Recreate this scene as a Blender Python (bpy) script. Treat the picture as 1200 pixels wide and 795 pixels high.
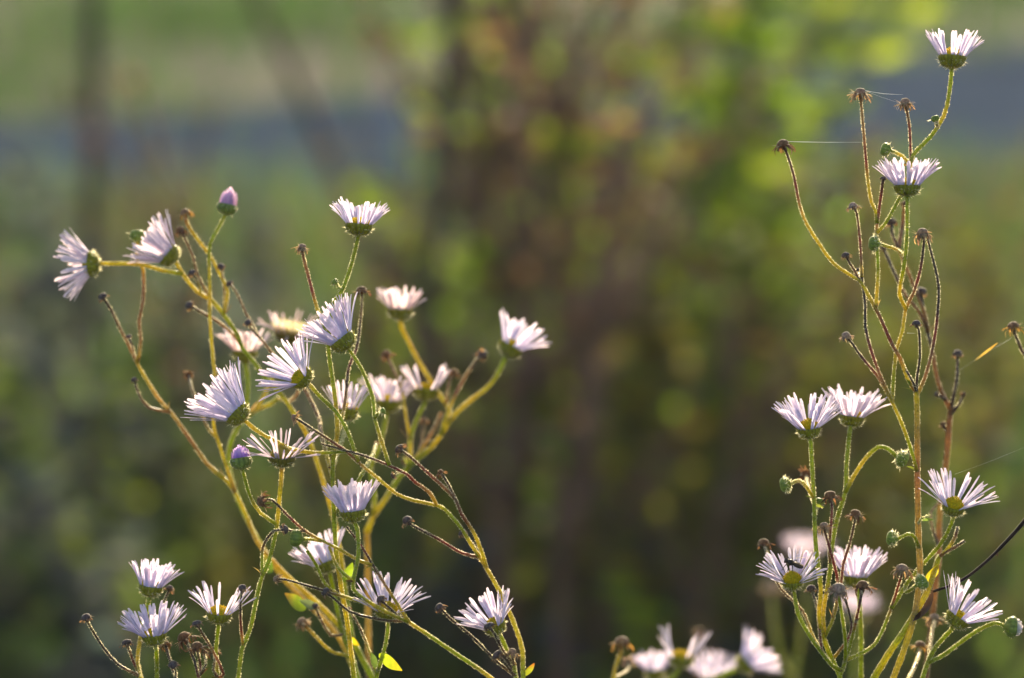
import bpy, math, random
from mathutils import Vector, Matrix, Quaternion
R = math.radians
rnd = random.Random(11)
for o in list(bpy.data.objects): bpy.data.objects.remove(o, do_unlink=True)
sc = bpy.context.scene
COL = sc.collection

# ------------------------------------------------------------------ camera, sky, sun, exposure
FOC, PITCH, CAM_H, LENS, APERTURE = 0.79, R(12), 1.0, 105.0, 0.0145
cam_d = bpy.data.cameras.new('camera'); cam = bpy.data.objects.new('camera', cam_d); COL.objects.link(cam)
cam.location = (0, 0, CAM_H); cam.rotation_euler = (R(90) - PITCH, 0, 0)
cam_d.lens = LENS; cam_d.sensor_width = 36; cam_d.sensor_fit = 'HORIZONTAL'
cam_d.clip_start = 0.02; cam_d.clip_end = 2000
cam_d.dof.use_dof = True; cam_d.dof.focus_distance = FOC; cam_d.dof.aperture_fstop = LENS / 1000 / APERTURE
sc.camera = cam
HAZE = 0.0022
SUN_EL, SUN_AZ = R(21), R(9)            # azimuth from +Y (view direction) towards +X
w = bpy.data.worlds.new('World'); sc.world = w; w.use_nodes = True
nt = w.node_tree; bg = nt.nodes['Background']
sky = nt.nodes.new('ShaderNodeTexSky'); sky.sky_type = 'NISHITA'; sky.sun_disc = False
sky.sun_elevation = SUN_EL; sky.sun_rotation = SUN_AZ; sky.dust_density = 1.6
nt.links.new(sky.outputs[0], bg.inputs[0]); bg.inputs[1].default_value = 0.12
sd = bpy.data.lights.new('sun', 'SUN'); sun = bpy.data.objects.new('sun', sd); COL.objects.link(sun)
sd.energy = 5.0; sd.angle = R(0.55); sd.color = (1.0, 0.83, 0.58)
to_sun = Vector((math.sin(SUN_AZ) * math.cos(SUN_EL), math.cos(SUN_AZ) * math.cos(SUN_EL), math.sin(SUN_EL)))
sun.rotation_euler = (-to_sun).to_track_quat('-Z', 'Y').to_euler(); sun.location = (2, 12, 6)
vs = sc.view_settings; vs.view_transform = 'Standard'; vs.look = 'None'; vs.exposure = 1.2; vs.gamma = 1; vs.use_curve_mapping = False
sc.cycles.use_denoising = True
sc.cycles.max_bounces = 8; sc.cycles.diffuse_bounces = 4; sc.cycles.transmission_bounces = 6; sc.cycles.glossy_bounces = 2
sc.cycles.sample_clamp_indirect = 6.0

# ------------------------------------------------------------------ helpers
FWD = Vector((0, math.cos(PITCH), -math.sin(PITCH))); UP = Vector((0, math.sin(PITCH), math.cos(PITCH))); RT = Vector((1, 0, 0))
CAMP = Vector((0, 0, CAM_H))
def scale_at(d): return 36.0 / LENS * d / 1200.0
def at(px, py, dz=0.0):                  # a point dz metres behind the focus plane
    d = FOC + dz; s = scale_at(d)
    return CAMP + FWD * d + RT * ((px - 600) * s) - UP * ((py - 397.5) * s)
def on_ground(px, dist):                 # ground point under picture column px at a horizontal distance
    return Vector(((px - 600) * scale_at(dist / math.cos(PITCH)), dist, 0))

class MB:
    def __init__(s): s.v = []; s.f = []; s.c = []; s.m = []
    def add(s, vs, fs, col, mi=0):
        b = len(s.v); s.v += [tuple(v) for v in vs]
        s.c += ([col] * len(vs)) if not isinstance(col, list) else col
        s.f += [tuple(b + i for i in f) for f in fs]; s.m += [mi] * len(fs)
    def build(s, name, mats, parent=None, loc=Vector((0, 0, 0)), smooth=True):
        me = bpy.data.meshes.new(name)
        me.from_pydata([(x - loc[0], y - loc[1], z - loc[2]) for x, y, z in s.v], [], s.f)
        a = me.color_attributes.new('Col', 'FLOAT_COLOR', 'POINT')
        flat = []
        for c in s.c: flat += [c[0], c[1], c[2], 1.0]
        a.data.foreach_set('color', flat)
        for m in mats: me.materials.append(m)
        me.polygons.foreach_set('material_index', s.m)
        me.polygons.foreach_set('use_smooth', [smooth] * len(s.f))
        me.update()
        o = bpy.data.objects.new(name, me); COL.objects.link(o)
        if parent is not None:
            o.parent = parent
            base = Vector((0, 0, 0)); p = parent
            while p is not None: base = base + p.location; p = p.parent
            o.location = Vector(loc) - base
        else: o.location = loc
        return o
def tag(o, label=None, cat=None, group=None, kind=None):
    if label: o['label'] = label
    if cat: o['category'] = cat
    if group: o['group'] = group
    if kind: o['kind'] = kind
    return o
def empty(name, loc):
    o = bpy.data.objects.new(name, None); o.empty_display_size = 0.02; COL.objects.link(o); o.location = loc; return o
def mix(a, b, t): return tuple(a[i] * (1 - t) + b[i] * t for i in range(3))
def vary(c, k, r=rnd):
    f = 1 + r.uniform(-k, k); return tuple(max(0, x * f * (1 + r.uniform(-k, k) * .35)) for x in c)
def perp(d):
    a = Vector((0, 0, 1)) if abs(d.z) < .9 else Vector((1, 0, 0))
    u = d.cross(a).normalized(); return u, d.cross(u).normalized()
def spline(pts, step):
    out = []; n = len(pts)
    for i in range(n - 1):
        p0 = pts[max(i - 1, 0)]; p1 = pts[i]; p2 = pts[i + 1]; p3 = pts[min(i + 2, n - 1)]
        k = max(2, int((p2 - p1).length / step))
        for j in range(k):
            t = j / k
            out.append(.5 * ((2 * p1) + (p2 - p0) * t + (2 * p0 - 5 * p1 + 4 * p2 - p3) * t * t + (3 * p1 - p0 - 3 * p2 + p3) * t ** 3))
    out.append(pts[-1].copy()); return out
def tube(mb, path, rad, col, sides=8, mi=0, cap=True, wob=0.0, r=rnd, ridge=0.0):
    n = len(path); vs = []; cs = []; u = None
    for i, p in enumerate(path):
        d = (path[min(i + 1, n - 1)] - path[max(i - 1, 0)]).normalized()
        if u is None: u, v = perp(d)
        else:
            u = (u - d * u.dot(d)).normalized(); v = d.cross(u)
        rr = rad(i / (n - 1)) * (1 + r.uniform(-wob, wob)); c = col(i / (n - 1))
        for k in range(sides):
            a = 2 * math.pi * k / sides
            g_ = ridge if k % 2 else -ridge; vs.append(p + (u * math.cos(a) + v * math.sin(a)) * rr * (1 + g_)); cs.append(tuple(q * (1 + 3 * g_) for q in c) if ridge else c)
    fs = [(i * sides + k, i * sides + (k + 1) % sides, (i + 1) * sides + (k + 1) % sides, (i + 1) * sides + k) for i in range(n - 1) for k in range(sides)]
    if cap: fs += [tuple(range(sides - 1, -1, -1)), tuple(range((n - 1) * sides, n * sides))]
    mb.add(vs, fs, cs, mi)
def lathe(mb, M, prof, seg, col, mi=0, bump=None):
    vs = []; cs = []
    for (rr, z, ci) in prof:
        for k in range(seg):
            a = 2 * math.pi * k / seg; b = 1 + (bump(k, z) if bump else 0)
            vs.append(M @ Vector((rr * b * math.cos(a), rr * b * math.sin(a), z))); cs.append(col(ci, k))
    n = len(prof)
    fs = [(i * seg + k, i * seg + (k + 1) % seg, (i + 1) * seg + (k + 1) % seg, (i + 1) * seg + k) for i in range(n - 1) for k in range(seg)]
    fs += [tuple(range(seg - 1, -1, -1)), tuple(range((n - 1) * seg, n * seg))]
    mb.add(vs, fs, cs, mi)
def hair(mb, p, d, L, wd, c, mi):        # one fine flat tapering hair
    u, v = perp(d); a = rnd.uniform(0, 3.1416); q = u * math.cos(a) + v * math.sin(a)
    mb.add([p + q * wd, p - q * wd, p + d * L * .6 - q * wd * .6, p + d * L, p + d * L * .6 + q * wd * .6], [(0, 1, 2, 3, 4)], c, mi)
def blade(mb, p, d, nrm, L, wd, bend, col, mi=0, seg=4, shape=None, fold=.25, twist=0.0):
    """one leaf, ray or bract: a folded strip along d that bends towards nrm"""
    d = d.normalized(); nrm = (nrm - d * nrm.dot(d)).normalized(); side = d.cross(nrm)
    vs = []; cs = []; q = p.copy(); dd = d.copy(); nn = nrm.copy()
    for i in range(seg + 1):
        t = i / seg; ww = wd * (shape(t) if shape else math.sin(math.pi * (.12 + .84 * t)))
        sd_ = side * math.cos(twist * t) + nn * math.sin(twist * t)
        c = col(t)
        vs += [q - sd_ * ww + nn * ww * fold, q, q + sd_ * ww + nn * ww * fold]; cs += [c, c, c]
        ang = bend / seg; st = L / seg
        nd = dd * math.cos(ang) + nn * math.sin(ang); nn = nn * math.cos(ang) - dd * math.sin(ang); dd = nd
        q = q + dd * st
    fs = []
    for i in range(seg):
        a = i * 3; fs += [(a, a + 1, a + 4, a + 3), (a + 1, a + 2, a + 5, a + 4)]
    mb.add(vs, fs, cs, mi)

# ------------------------------------------------------------------ materials
def leafy(name, trans, rough=.5, sheen=0.0, nscale=600, namp=.25, spec=.3, tint=(1, 1, 1), bump=0.0):
    m = bpy.data.materials.new(name); m.use_nodes = True; t = m.node_tree; N = t.nodes; Lk = t.links
    for n in list(N): N.remove(n)
    out = N.new('ShaderNodeOutputMaterial'); at_ = N.new('ShaderNodeAttribute'); at_.attribute_name = 'Col'
    tc = N.new('ShaderNodeTexCoord'); nz = N.new('ShaderNodeTexNoise'); nz.inputs['Scale'].default_value = nscale; nz.inputs['Detail'].default_value = 3
    Lk.new(tc.outputs['Object'], nz.inputs['Vector'])
    mr = N.new('ShaderNodeMapRange'); mr.inputs[1].default_value = .3; mr.inputs[2].default_value = .7; mr.inputs[3].default_value = 1 - namp; mr.inputs[4].default_value = 1 + namp
    Lk.new(nz.outputs['Fac'], mr.inputs[0])
    mu = N.new('ShaderNodeVectorMath'); mu.operation = 'SCALE'; Lk.new(at_.outputs['Color'], mu.inputs[0]); Lk.new(mr.outputs[0], mu.inputs['Scale'])
    p = N.new('ShaderNodeBsdfPrincipled'); Lk.new(mu.outputs[0], p.inputs['Base Color'])
    p.inputs['Roughness'].default_value = rough; p.inputs['Specular IOR Level'].default_value = spec
    if sheen:
        p.inputs['Sheen Weight'].default_value = sheen; p.inputs['Sheen Roughness'].default_value = .35; p.inputs['Sheen Tint'].default_value = (1, .95, .75, 1)
    if bump:
        bp = N.new('ShaderNodeBump'); bp.inputs['Strength'].default_value = bump; bp.inputs['Distance'].default_value = .0002
        Lk.new(nz.outputs['Fac'], bp.inputs['Height']); Lk.new(bp.outputs[0], p.inputs['Normal'])
    if trans > 0:
        tr = N.new('ShaderNodeBsdfTranslucent'); ti = N.new('ShaderNodeVectorMath'); ti.operation = 'MULTIPLY'; ti.inputs[1].default_value = tint
        Lk.new(mu.outputs[0], ti.inputs[0]); Lk.new(ti.outputs[0], tr.inputs['Color'])
        mx = N.new('ShaderNodeMixShader'); mx.inputs[0].default_value = trans
        Lk.new(p.outputs[0], mx.inputs[1]); Lk.new(tr.outputs[0], mx.inputs[2]); Lk.new(mx.outputs[0], out.inputs[0])
    else: Lk.new(p.outputs[0], out.inputs[0])
    return m
M_PETAL = leafy('petal', .52, .6, 0, 900, .10, .15, (1.15, 1.02, .93))
M_GREEN = leafy('green_tissue', .5, .45, .5, 900, .25, .3, (1.4, 1.4, .6), .3)
M_STEM = leafy('stem_skin', .5, .36, .5, 1500, .3, .5, (1.35, 1.4, .6), .4)
M_HAIR = leafy('plant_hair', .65, .6, 0, 10, .05, .2)
M_DISC = leafy('disc_floret', .5, .6, 0, 2000, .2, .2, (1.15, 1.0, .34))
M_DRY = leafy('dry_tissue', .42, .75, .6, 1800, .35, .2, (1.2, 1.0, .75), .5)
M_LEAF = leafy('leaf_blade', .5, .5, 0, 300, .3, .35, (1.5, 1.5, .75))
M_BGLEAF = leafy('weed_leaf', .55, .6, 0, 25, .4, .07, (1.38, 1.5, .75))
M_BGSTEM = leafy('weed_stem', .0, .8, .2, 40, .4, .2)
M_SILK = leafy('silk', .5, .25, 0, 10, .05, .6)
M_INSECT = leafy('insect_shell', .0, .45, 0, 3000, .3, .25)
M_WING = leafy('insect_wing', .7, .25, 0, 2000, .1, .6)

# stem pigments
PIG = {'g': (.31, .34, .012), 'G': (.18, .24, .015), 'y': (.53, .43, .035), 'Y': (.48, .34, .09), 'o': (.38, .21, .08), 'r': (.28, .065, .045),
       'k': (.09, .055, .05), 'b': (.23, .13, .07), 'p': (.11, .08, .085), 't': (.34, .24, .13)}
WHITE_HAIR = (.95, .88, .56)

# ------------------------------------------------------------------ the setting: ground, path
def ground_mat():
    m = bpy.data.materials.new('field_soil'); m.use_nodes = True; t = m.node_tree; N = t.nodes; Lk = t.links; p = N['Principled BSDF']
    tc = N.new('ShaderNodeTexCoord'); a = N.new('ShaderNodeTexNoise'); a.inputs['Scale'].default_value = 1.3; a.inputs['Detail'].default_value = 8
    b = N.new('ShaderNodeTexNoise'); b.inputs['Scale'].default_value = 22; b.inputs['Detail'].default_value = 6
    Lk.new(tc.outputs['Object'], a.inputs[0]); Lk.new(tc.outputs['Object'], b.inputs[0])
    r1 = N.new('ShaderNodeValToRGB'); e = r1.color_ramp.elements
    e[0].position = .38; e[0].color = (.035, .030, .022, 1); e[1].position = .62; e[1].color = (.045, .065, .022, 1)
    Lk.new(a.outputs['Fac'], r1.inputs[0])
    mx = N.new('ShaderNodeMix'); mx.data_type = 'RGBA'; mx.blend_type = 'MULTIPLY'; mx.inputs[0].default_value = .6
    Lk.new(r1.outputs[0], mx.inputs[6]); Lk.new(b.outputs['Color'], mx.inputs[7]); Lk.new(mx.outputs[2], p.inputs['Base Color'])
    p.inputs['Roughness'].default_value = .95; p.inputs['Specular IOR Level'].default_value = .1
    bp = N.new('ShaderNodeBump'); bp.inputs['Strength'].default_value = .8; bp.inputs['Distance'].default_value = .03
    Lk.new(b.outputs['Fac'], bp.inputs['Height']); Lk.new(bp.outputs[0], p.inputs['Normal']); return m
def path_mat():
    m = bpy.data.materials.new('path_asphalt'); m.use_nodes = True; t = m.node_tree; N = t.nodes; Lk = t.links; p = N['Principled BSDF']
    tc = N.new('ShaderNodeTexCoord'); a = N.new('ShaderNodeTexNoise'); a.inputs['Scale'].default_value = 3; a.inputs['Detail'].default_value = 6
    Lk.new(tc.outputs['Object'], a.inputs[0]); r1 = N.new('ShaderNodeValToRGB'); e = r1.color_ramp.elements
    e[0].position = .36; e[0].color = (.024, .042, .068, 1); e[1].position = .7; e[1].color = (.044, .064, .098, 1)  # blue skylight and shade on the road are put into the asphalt colour
    Lk.new(a.outputs['Fac'], r1.inputs[0]); Lk.new(r1.outputs[0], p.inputs['Base Color']); p.inputs['Roughness'].default_value = .9
    p.inputs['Specular IOR Level'].default_value = 0
    b = N.new('ShaderNodeTexNoise'); b.inputs['Scale'].default_value = 160; Lk.new(tc.outputs['Object'], b.inputs[0])
    bp = N.new('ShaderNodeBump'); bp.inputs['Strength'].default_value = .5; bp.inputs['Distance'].default_value = .004
    Lk.new(b.outputs['Fac'], bp.inputs['Height']); Lk.new(bp.outputs[0], p.inputs['Normal']); return m
g = MB(); S_ = 600
g.add([(-S_, -S_, 0), (S_, -S_, 0), (S_, S_, 0), (-S_, S_, 0)], [(0, 1, 2, 3)], (.04, .04, .03)); tag(g.build('ground', [ground_mat()]), kind='structure')
def path_edges(x):                       # the path runs across the view, a little nearer on the left
    c = 6.85 + .42 * x; hw = max(.8, 1.12 + .21 * x)
    return c - hw, c + hw
g = MB(); vs_ = []; fs_ = []; xs = [-40 + i * 1.0 for i in range(66)]
for x in xs:
    xx = max(-6, min(6, x)); a, b = path_edges(xx); vs_ += [(x, a, .004), (x, b, .004)]
for i in range(len(xs) - 1): fs_.append((2 * i, 2 * i + 2, 2 * i + 3, 2 * i + 1))
g.add(vs_, fs_, (.1, .1, .1)); tag(g.build('path', [path_mat()]), kind='structure')

# grass beyond the path and low field cover before it: nobody could count the blades
def grass_patch(name, n, region, hgt, wid, cols, seed):
    r = random.Random(seed); mb = MB(); k = 0
    while k < n:
        x, y, dens = region(r)
        if dens < r.random(): continue
        k += 1; h = hgt * r.uniform(.5, 1.3); a = r.uniform(0, 6.28); ln = r.uniform(0, .34)
        d = Vector((math.cos(a) * ln, math.sin(a) * ln, 1)).normalized(); b = r.uniform(0, 6.28)
        c = vary(r.choice(cols), .3, r)
        blade(mb, Vector((x, y, 0)), d, Vector((math.cos(b), math.sin(b), 0)), h, wid * r.uniform(.6, 1.3), r.uniform(.2, 1.2), lambda t: c, seg=3, shape=lambda t: 1 - t * .92)
    o = mb.build(name, [M_BGLEAF]); tag(o, kind='stuff'); return o
def far_region(r):
    x = r.uniform(-5.5, 5.5); y = r.uniform(6.0, 15.5)
    a, b = path_edges(x)
    if y < b - .3: return x, y, 0
    if y < b + .1: return x, y, .35 * r.random()
    lump = .5 + .5 * math.sin(x * 2.1 + y * .7) * math.sin(y * 1.6 - x * .8 + 1)
    return x, y, .06 + .94 * lump * lump
grass_patch('grass', 20000, far_region, .13, .007, [(.022, .065, .014), (.04, .095, .012), (.02, .05, .02), (.055, .085, .015)], 3)
def near_region(r):
    x = r.uniform(-3.0, 3.0); y = r.uniform(1.7, 6.2)
    a, b = path_edges(x)
    if y > a + .35 or abs(x) > .5 + y * .4: return x, y, 0
    lump = .5 + .5 * math.sin(x * 5.3 + y * 2.7) * math.sin(y * 3.6 - x * 2.8 + 2)
    return x, y, .2 + .8 * lump
gc = grass_patch('ground_cover', 14000, near_region, .15, .008, [(.05, .10, .035), (.07, .125, .035), (.09, .10, .05), (.11, .08, .06), (.06, .085, .075)], 4)

# ------------------------------------------------------------------ background weeds (individuals, copied)
def weed(name, label, cat, h, leafcols, stemcol, nleaf, leafL, leafW, seed, low=.1, branches=4, up=.6, group=None, sr=.0045):
    r = random.Random(seed); root = empty(name, (0, 0, 0)); tag(root, label, cat, group)
    sb = MB(); lb = MB()
    pts = [Vector((r.uniform(-.02, .02) * i, r.uniform(-.02, .02) * i, h * i / 4)) for i in range(5)]
    main = spline(pts, h / 10); tube(sb, main, lambda t: sr * (1.2 - .8 * t), lambda t: vary(stemcol, .1, r), 6)
    axes = [main]
    for b in range(branches):
        q = main[int(len(main) * r.uniform(.35, .85))]; a = r.uniform(0, 6.28); L = h * r.uniform(.15, .35)
        e = q + Vector((math.cos(a) * .55, math.sin(a) * .55, .8)).normalized() * L
        br = spline([q, (q + e) / 2 + Vector((0, 0, -.015)), e], L / 5); tube(sb, br, lambda t: sr * (.7 - .45 * t), lambda t: vary(stemcol, .1, r), 5); axes.append(br)
    for k in range(nleaf):
        ax = r.choice(axes) if r.random() < .65 else main
        i = r.randrange(len(ax)); q = ax[i]
        if q.z < h * low: q = q + Vector((0, 0, h * low))
        a = r.uniform(0, 6.28); d = Vector((math.cos(a), math.sin(a), r.uniform(-.2, 1.0) * up * 1.5)).normalized()
        c = vary(r.choice(leafcols), .25, r)
        blade(lb, q, d, Vector((r.gauss(0, .8), r.gauss(0, .8), -.8)), leafL * r.uniform(.5, 1.2), leafW * r.uniform(.6, 1.2), r.uniform(0, 1.0), lambda t: c, seg=4, fold=.2)
    sb.build('stem', [M_BGSTEM], root); lb.build('foliage', [M_BGLEAF], root)
    return root
def put(src, loc, rz, s=1.0, first=[]):
    if src.name not in first: first.append(src.name); r = src
    else:
        r = src.copy(); COL.objects.link(r)
        for ch in src.children:
            c = ch.copy(); COL.objects.link(c); c.parent = r
    r.location = loc; r.rotation_euler = (0, 0, rz); r.scale = (s, s, s); return r
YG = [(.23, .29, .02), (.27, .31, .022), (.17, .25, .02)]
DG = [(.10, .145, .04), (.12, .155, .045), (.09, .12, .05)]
OL = [(.17, .16, .03), (.19, .145, .035), (.13, .14, .03)]
BR = [(.16, .095, .065), (.135, .075, .055), (.17, .105, .075)]
RS = (.17, .085, .06)
W_Y = weed('leafy_weed', 'bright yellow-green leafy weed glowing out of focus behind the blooms', 'weed', .80, YG, (.08, .08, .03), 260, .042, .011, 21, .25, 6, group='yellow-green leafy weeds behind')
W_O = weed('olive_weed', 'olive and ochre leafy weed blurred in the middle distance', 'weed', .70, OL, (.09, .06, .03), 300, .036, .009, 22, .15, 5, group='olive weeds in the field')
W_B = weed('dry_weed', 'dry reddish-brown weed stalk with withered leaves, blurred behind', 'dry weed', .82, BR, RS, 240, .022, .0055, 23, .12, 8, group='dry brown weeds in the field', sr=.0075)
W_S = weed('sky_tint_weed', 'leafy weed low in the shaded field, blue-grey sky reflection put into its colour, blurred', 'weed', .40, [(.09, .10, .14), (.07, .085, .12)], (.06, .06, .06), 180, .042, .011, 26, .1, 7, group='low weeds with painted sky tint')  # blue-grey leaf colour stands in for sky reflected off the leaves
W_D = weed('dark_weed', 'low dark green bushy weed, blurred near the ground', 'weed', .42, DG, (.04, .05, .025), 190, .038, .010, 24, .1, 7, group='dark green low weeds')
def drop(src, spots, seed):
    r = random.Random(seed)
    for (px, dist, s) in spots: put(src, on_ground(px, dist), r.uniform(0, 6.28), s)
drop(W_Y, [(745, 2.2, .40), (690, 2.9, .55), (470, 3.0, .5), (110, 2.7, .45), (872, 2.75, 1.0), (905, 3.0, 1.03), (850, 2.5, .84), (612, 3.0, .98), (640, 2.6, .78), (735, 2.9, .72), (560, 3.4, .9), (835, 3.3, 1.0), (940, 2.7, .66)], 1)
drop(W_O, [(800, 2.7, .95), (860, 2.6, .85), (940, 2.5, .82), (1010, 2.7, .78), (1100, 2.6, .70), (1180, 2.8, .72), (700, 2.9, .98), (760, 2.5, .86), (900, 3.2, .95), (1050, 3.4, .7),
           (1150, 3.3, .7), (670, 2.5, .8), (230, 2.8, .45), (400, 2.7, .6), (540, 2.7, .75), (460, 3.0, .6), (780, 3.5, 1.05), (720, 2.3, .7)], 2)
drop(W_B, [(575, 2.3, .92), (620, 2.5, 1.02), (660, 2.2, .85), (690, 2.6, 1.02), (720, 2.4, .80), (548, 2.7, .95), (600, 2.9, 1.08), (760, 2.7, .92), (820, 2.3, .7), (890, 2.4, .6),
           (215, 2.9, .78), (445, 2.7, .75), (1030, 2.8, .7), (1130, 2.8, .65), (640, 3.2, 1.1), (690, 3.4, 1.1), (980, 2.8, .72)], 3)
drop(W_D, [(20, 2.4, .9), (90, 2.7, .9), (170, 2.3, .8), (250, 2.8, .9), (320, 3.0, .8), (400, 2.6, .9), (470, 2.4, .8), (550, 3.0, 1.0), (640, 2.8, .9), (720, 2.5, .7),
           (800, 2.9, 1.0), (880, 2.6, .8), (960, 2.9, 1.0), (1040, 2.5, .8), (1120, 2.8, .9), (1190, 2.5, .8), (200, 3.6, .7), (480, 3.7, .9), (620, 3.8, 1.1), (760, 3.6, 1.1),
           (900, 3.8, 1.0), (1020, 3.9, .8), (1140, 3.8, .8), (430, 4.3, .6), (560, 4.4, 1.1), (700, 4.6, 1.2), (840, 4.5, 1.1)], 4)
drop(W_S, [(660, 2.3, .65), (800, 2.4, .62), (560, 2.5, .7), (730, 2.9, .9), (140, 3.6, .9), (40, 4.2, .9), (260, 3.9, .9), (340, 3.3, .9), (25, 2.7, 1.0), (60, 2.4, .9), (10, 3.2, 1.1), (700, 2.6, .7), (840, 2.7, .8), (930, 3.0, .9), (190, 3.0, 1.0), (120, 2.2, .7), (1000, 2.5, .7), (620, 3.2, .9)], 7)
# a thin sapling and a leaning one, out of focus
def sapling(label, base, top, r0, seed, leaves=60):
    r = random.Random(seed); root = empty('sapling', base); tag(root, label, 'sapling')
    tb = MB(); mid = (base + top) / 2 + Vector((.03, .02, 0)); path = spline([base, mid, top], .12)
    tube(tb, path, lambda t: r0 * (1.1 - .75 * t), lambda t: vary((.055, .042, .032), .15, r), 8, wob=.06, r=r)
    fb = MB()
    for b in range(7):
        q = path[int(len(path) * r.uniform(.72, .98))]; a = r.uniform(0, 6.28); L = r.uniform(.3, .6)
        e = q + Vector((math.cos(a) * .7, math.sin(a) * .7, .6)) * L
        br = spline([q, (q + e) / 2 + Vector((0, 0, .04)), e], .08); tube(tb, br, lambda t: r0 * (.35 - .25 * t), lambda t: (.055, .042, .032), 5)
        for k in range(leaves // 7 + 3):
            p = br[r.randrange(1, len(br))]; a2 = r.uniform(0, 6.28); c = vary(r.choice(YG + DG), .25, r)
            blade(fb, p, Vector((math.cos(a2), math.sin(a2), r.uniform(-.5, .4))), Vector((0, 0, -1)), r.uniform(.05, .09), r.uniform(.014, .024), .5, lambda t: c)
    tb.build('trunk', [M_BGSTEM], root, base); fb.build('crown', [M_BGLEAF], root, base); return root
sapling('slim dark sapling trunk rising upright behind the nodding blooms', on_ground(88, 2.9), on_ground(98, 3.0) + Vector((0, 0, 2.3)), .010, 5)
sapling('slim dark sapling trunk leaning behind the tallest open bloom', on_ground(440, 2.5), on_ground(610, 2.7) + Vector((0, 0, 2.2)), .009, 6)
sapling('thin brown stem slanting far over the blue-grey path', on_ground(600, 3.4), on_ground(-260, 3.2) + Vector((0, 0, 1.75)), .008, 7, 10)
sapling('thin brown stem slanting behind the tallest bloom', on_ground(560, 3.2), on_ground(1420, 3.4) + Vector((0, 0, 1.55)), .008, 8, 10)

# sunlit evening air
hz = MB(); X0, X1, Y0, Y1, Z0, Z1 = -640, 640, -640, 640, -1.0, 3.2
hz.add([(X0, Y0, Z0), (X1, Y0, Z0), (X1, Y1, Z0), (X0, Y1, Z0), (X0, Y0, Z1), (X1, Y0, Z1), (X1, Y1, Z1), (X0, Y1, Z1)],
       [(0, 3, 2, 1), (4, 5, 6, 7), (0, 1, 5, 4), (1, 2, 6, 5), (2, 3, 7, 6), (3, 0, 4, 7)], (1, 1, 1))
hm = bpy.data.materials.new('haze_air'); hm.use_nodes = True; hn = hm.node_tree
for n_ in list(hn.nodes): hn.nodes.remove(n_)
ho = hn.nodes.new('ShaderNodeOutputMaterial'); hv = hn.nodes.new('ShaderNodeVolumePrincipled')
hv.inputs['Color'].default_value = (.92, .93, .95, 1); hv.inputs['Density'].default_value = HAZE; hv.inputs['Anisotropy'].default_value = .35
hn.links.new(hv.outputs[0], ho.inputs['Volume'])
tag(hz.build('haze', [hm], smooth=False), kind='stuff')

# ------------------------------------------------------------------ fleabane builders
def frame_mat(pos, axis):                # local Z = axis, local Y = away from the camera, local X = picture-right as far as possible
    z = axis.normalized(); y = FWD - z * FWD.dot(z)
    if y.length < .05: y = UP
    y.normalize(); x = y.cross(z)
    return Matrix.Translation(pos) @ Matrix((x, y, z)).transposed().to_4x4()
def axis_of(a, t=0): a = R(a); t = R(t); return RT * math.sin(a) * math.cos(t) + UP * math.cos(a) * math.cos(t) - FWD * math.sin(t)
def spikes(mb, M, n, prof, L, wd, r, c, mi, down=.3):
    for k in range(n):
        (ra, za), (rb, zb) = prof; t = r.random(); a = r.uniform(0, 6.28)
        p = Vector(((ra + (rb - ra) * t) * math.cos(a), (ra + (rb - ra) * t) * math.sin(a), za + (zb - za) * t))
        d = Vector((math.cos(a), math.sin(a), r.uniform(-.8, .5) - down * (1 - t))).normalized()
        hair(mb, M @ p, (M.to_3x3() @ d).normalized(), L * r.uniform(.5, 1.2), wd, c, mi)
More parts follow.
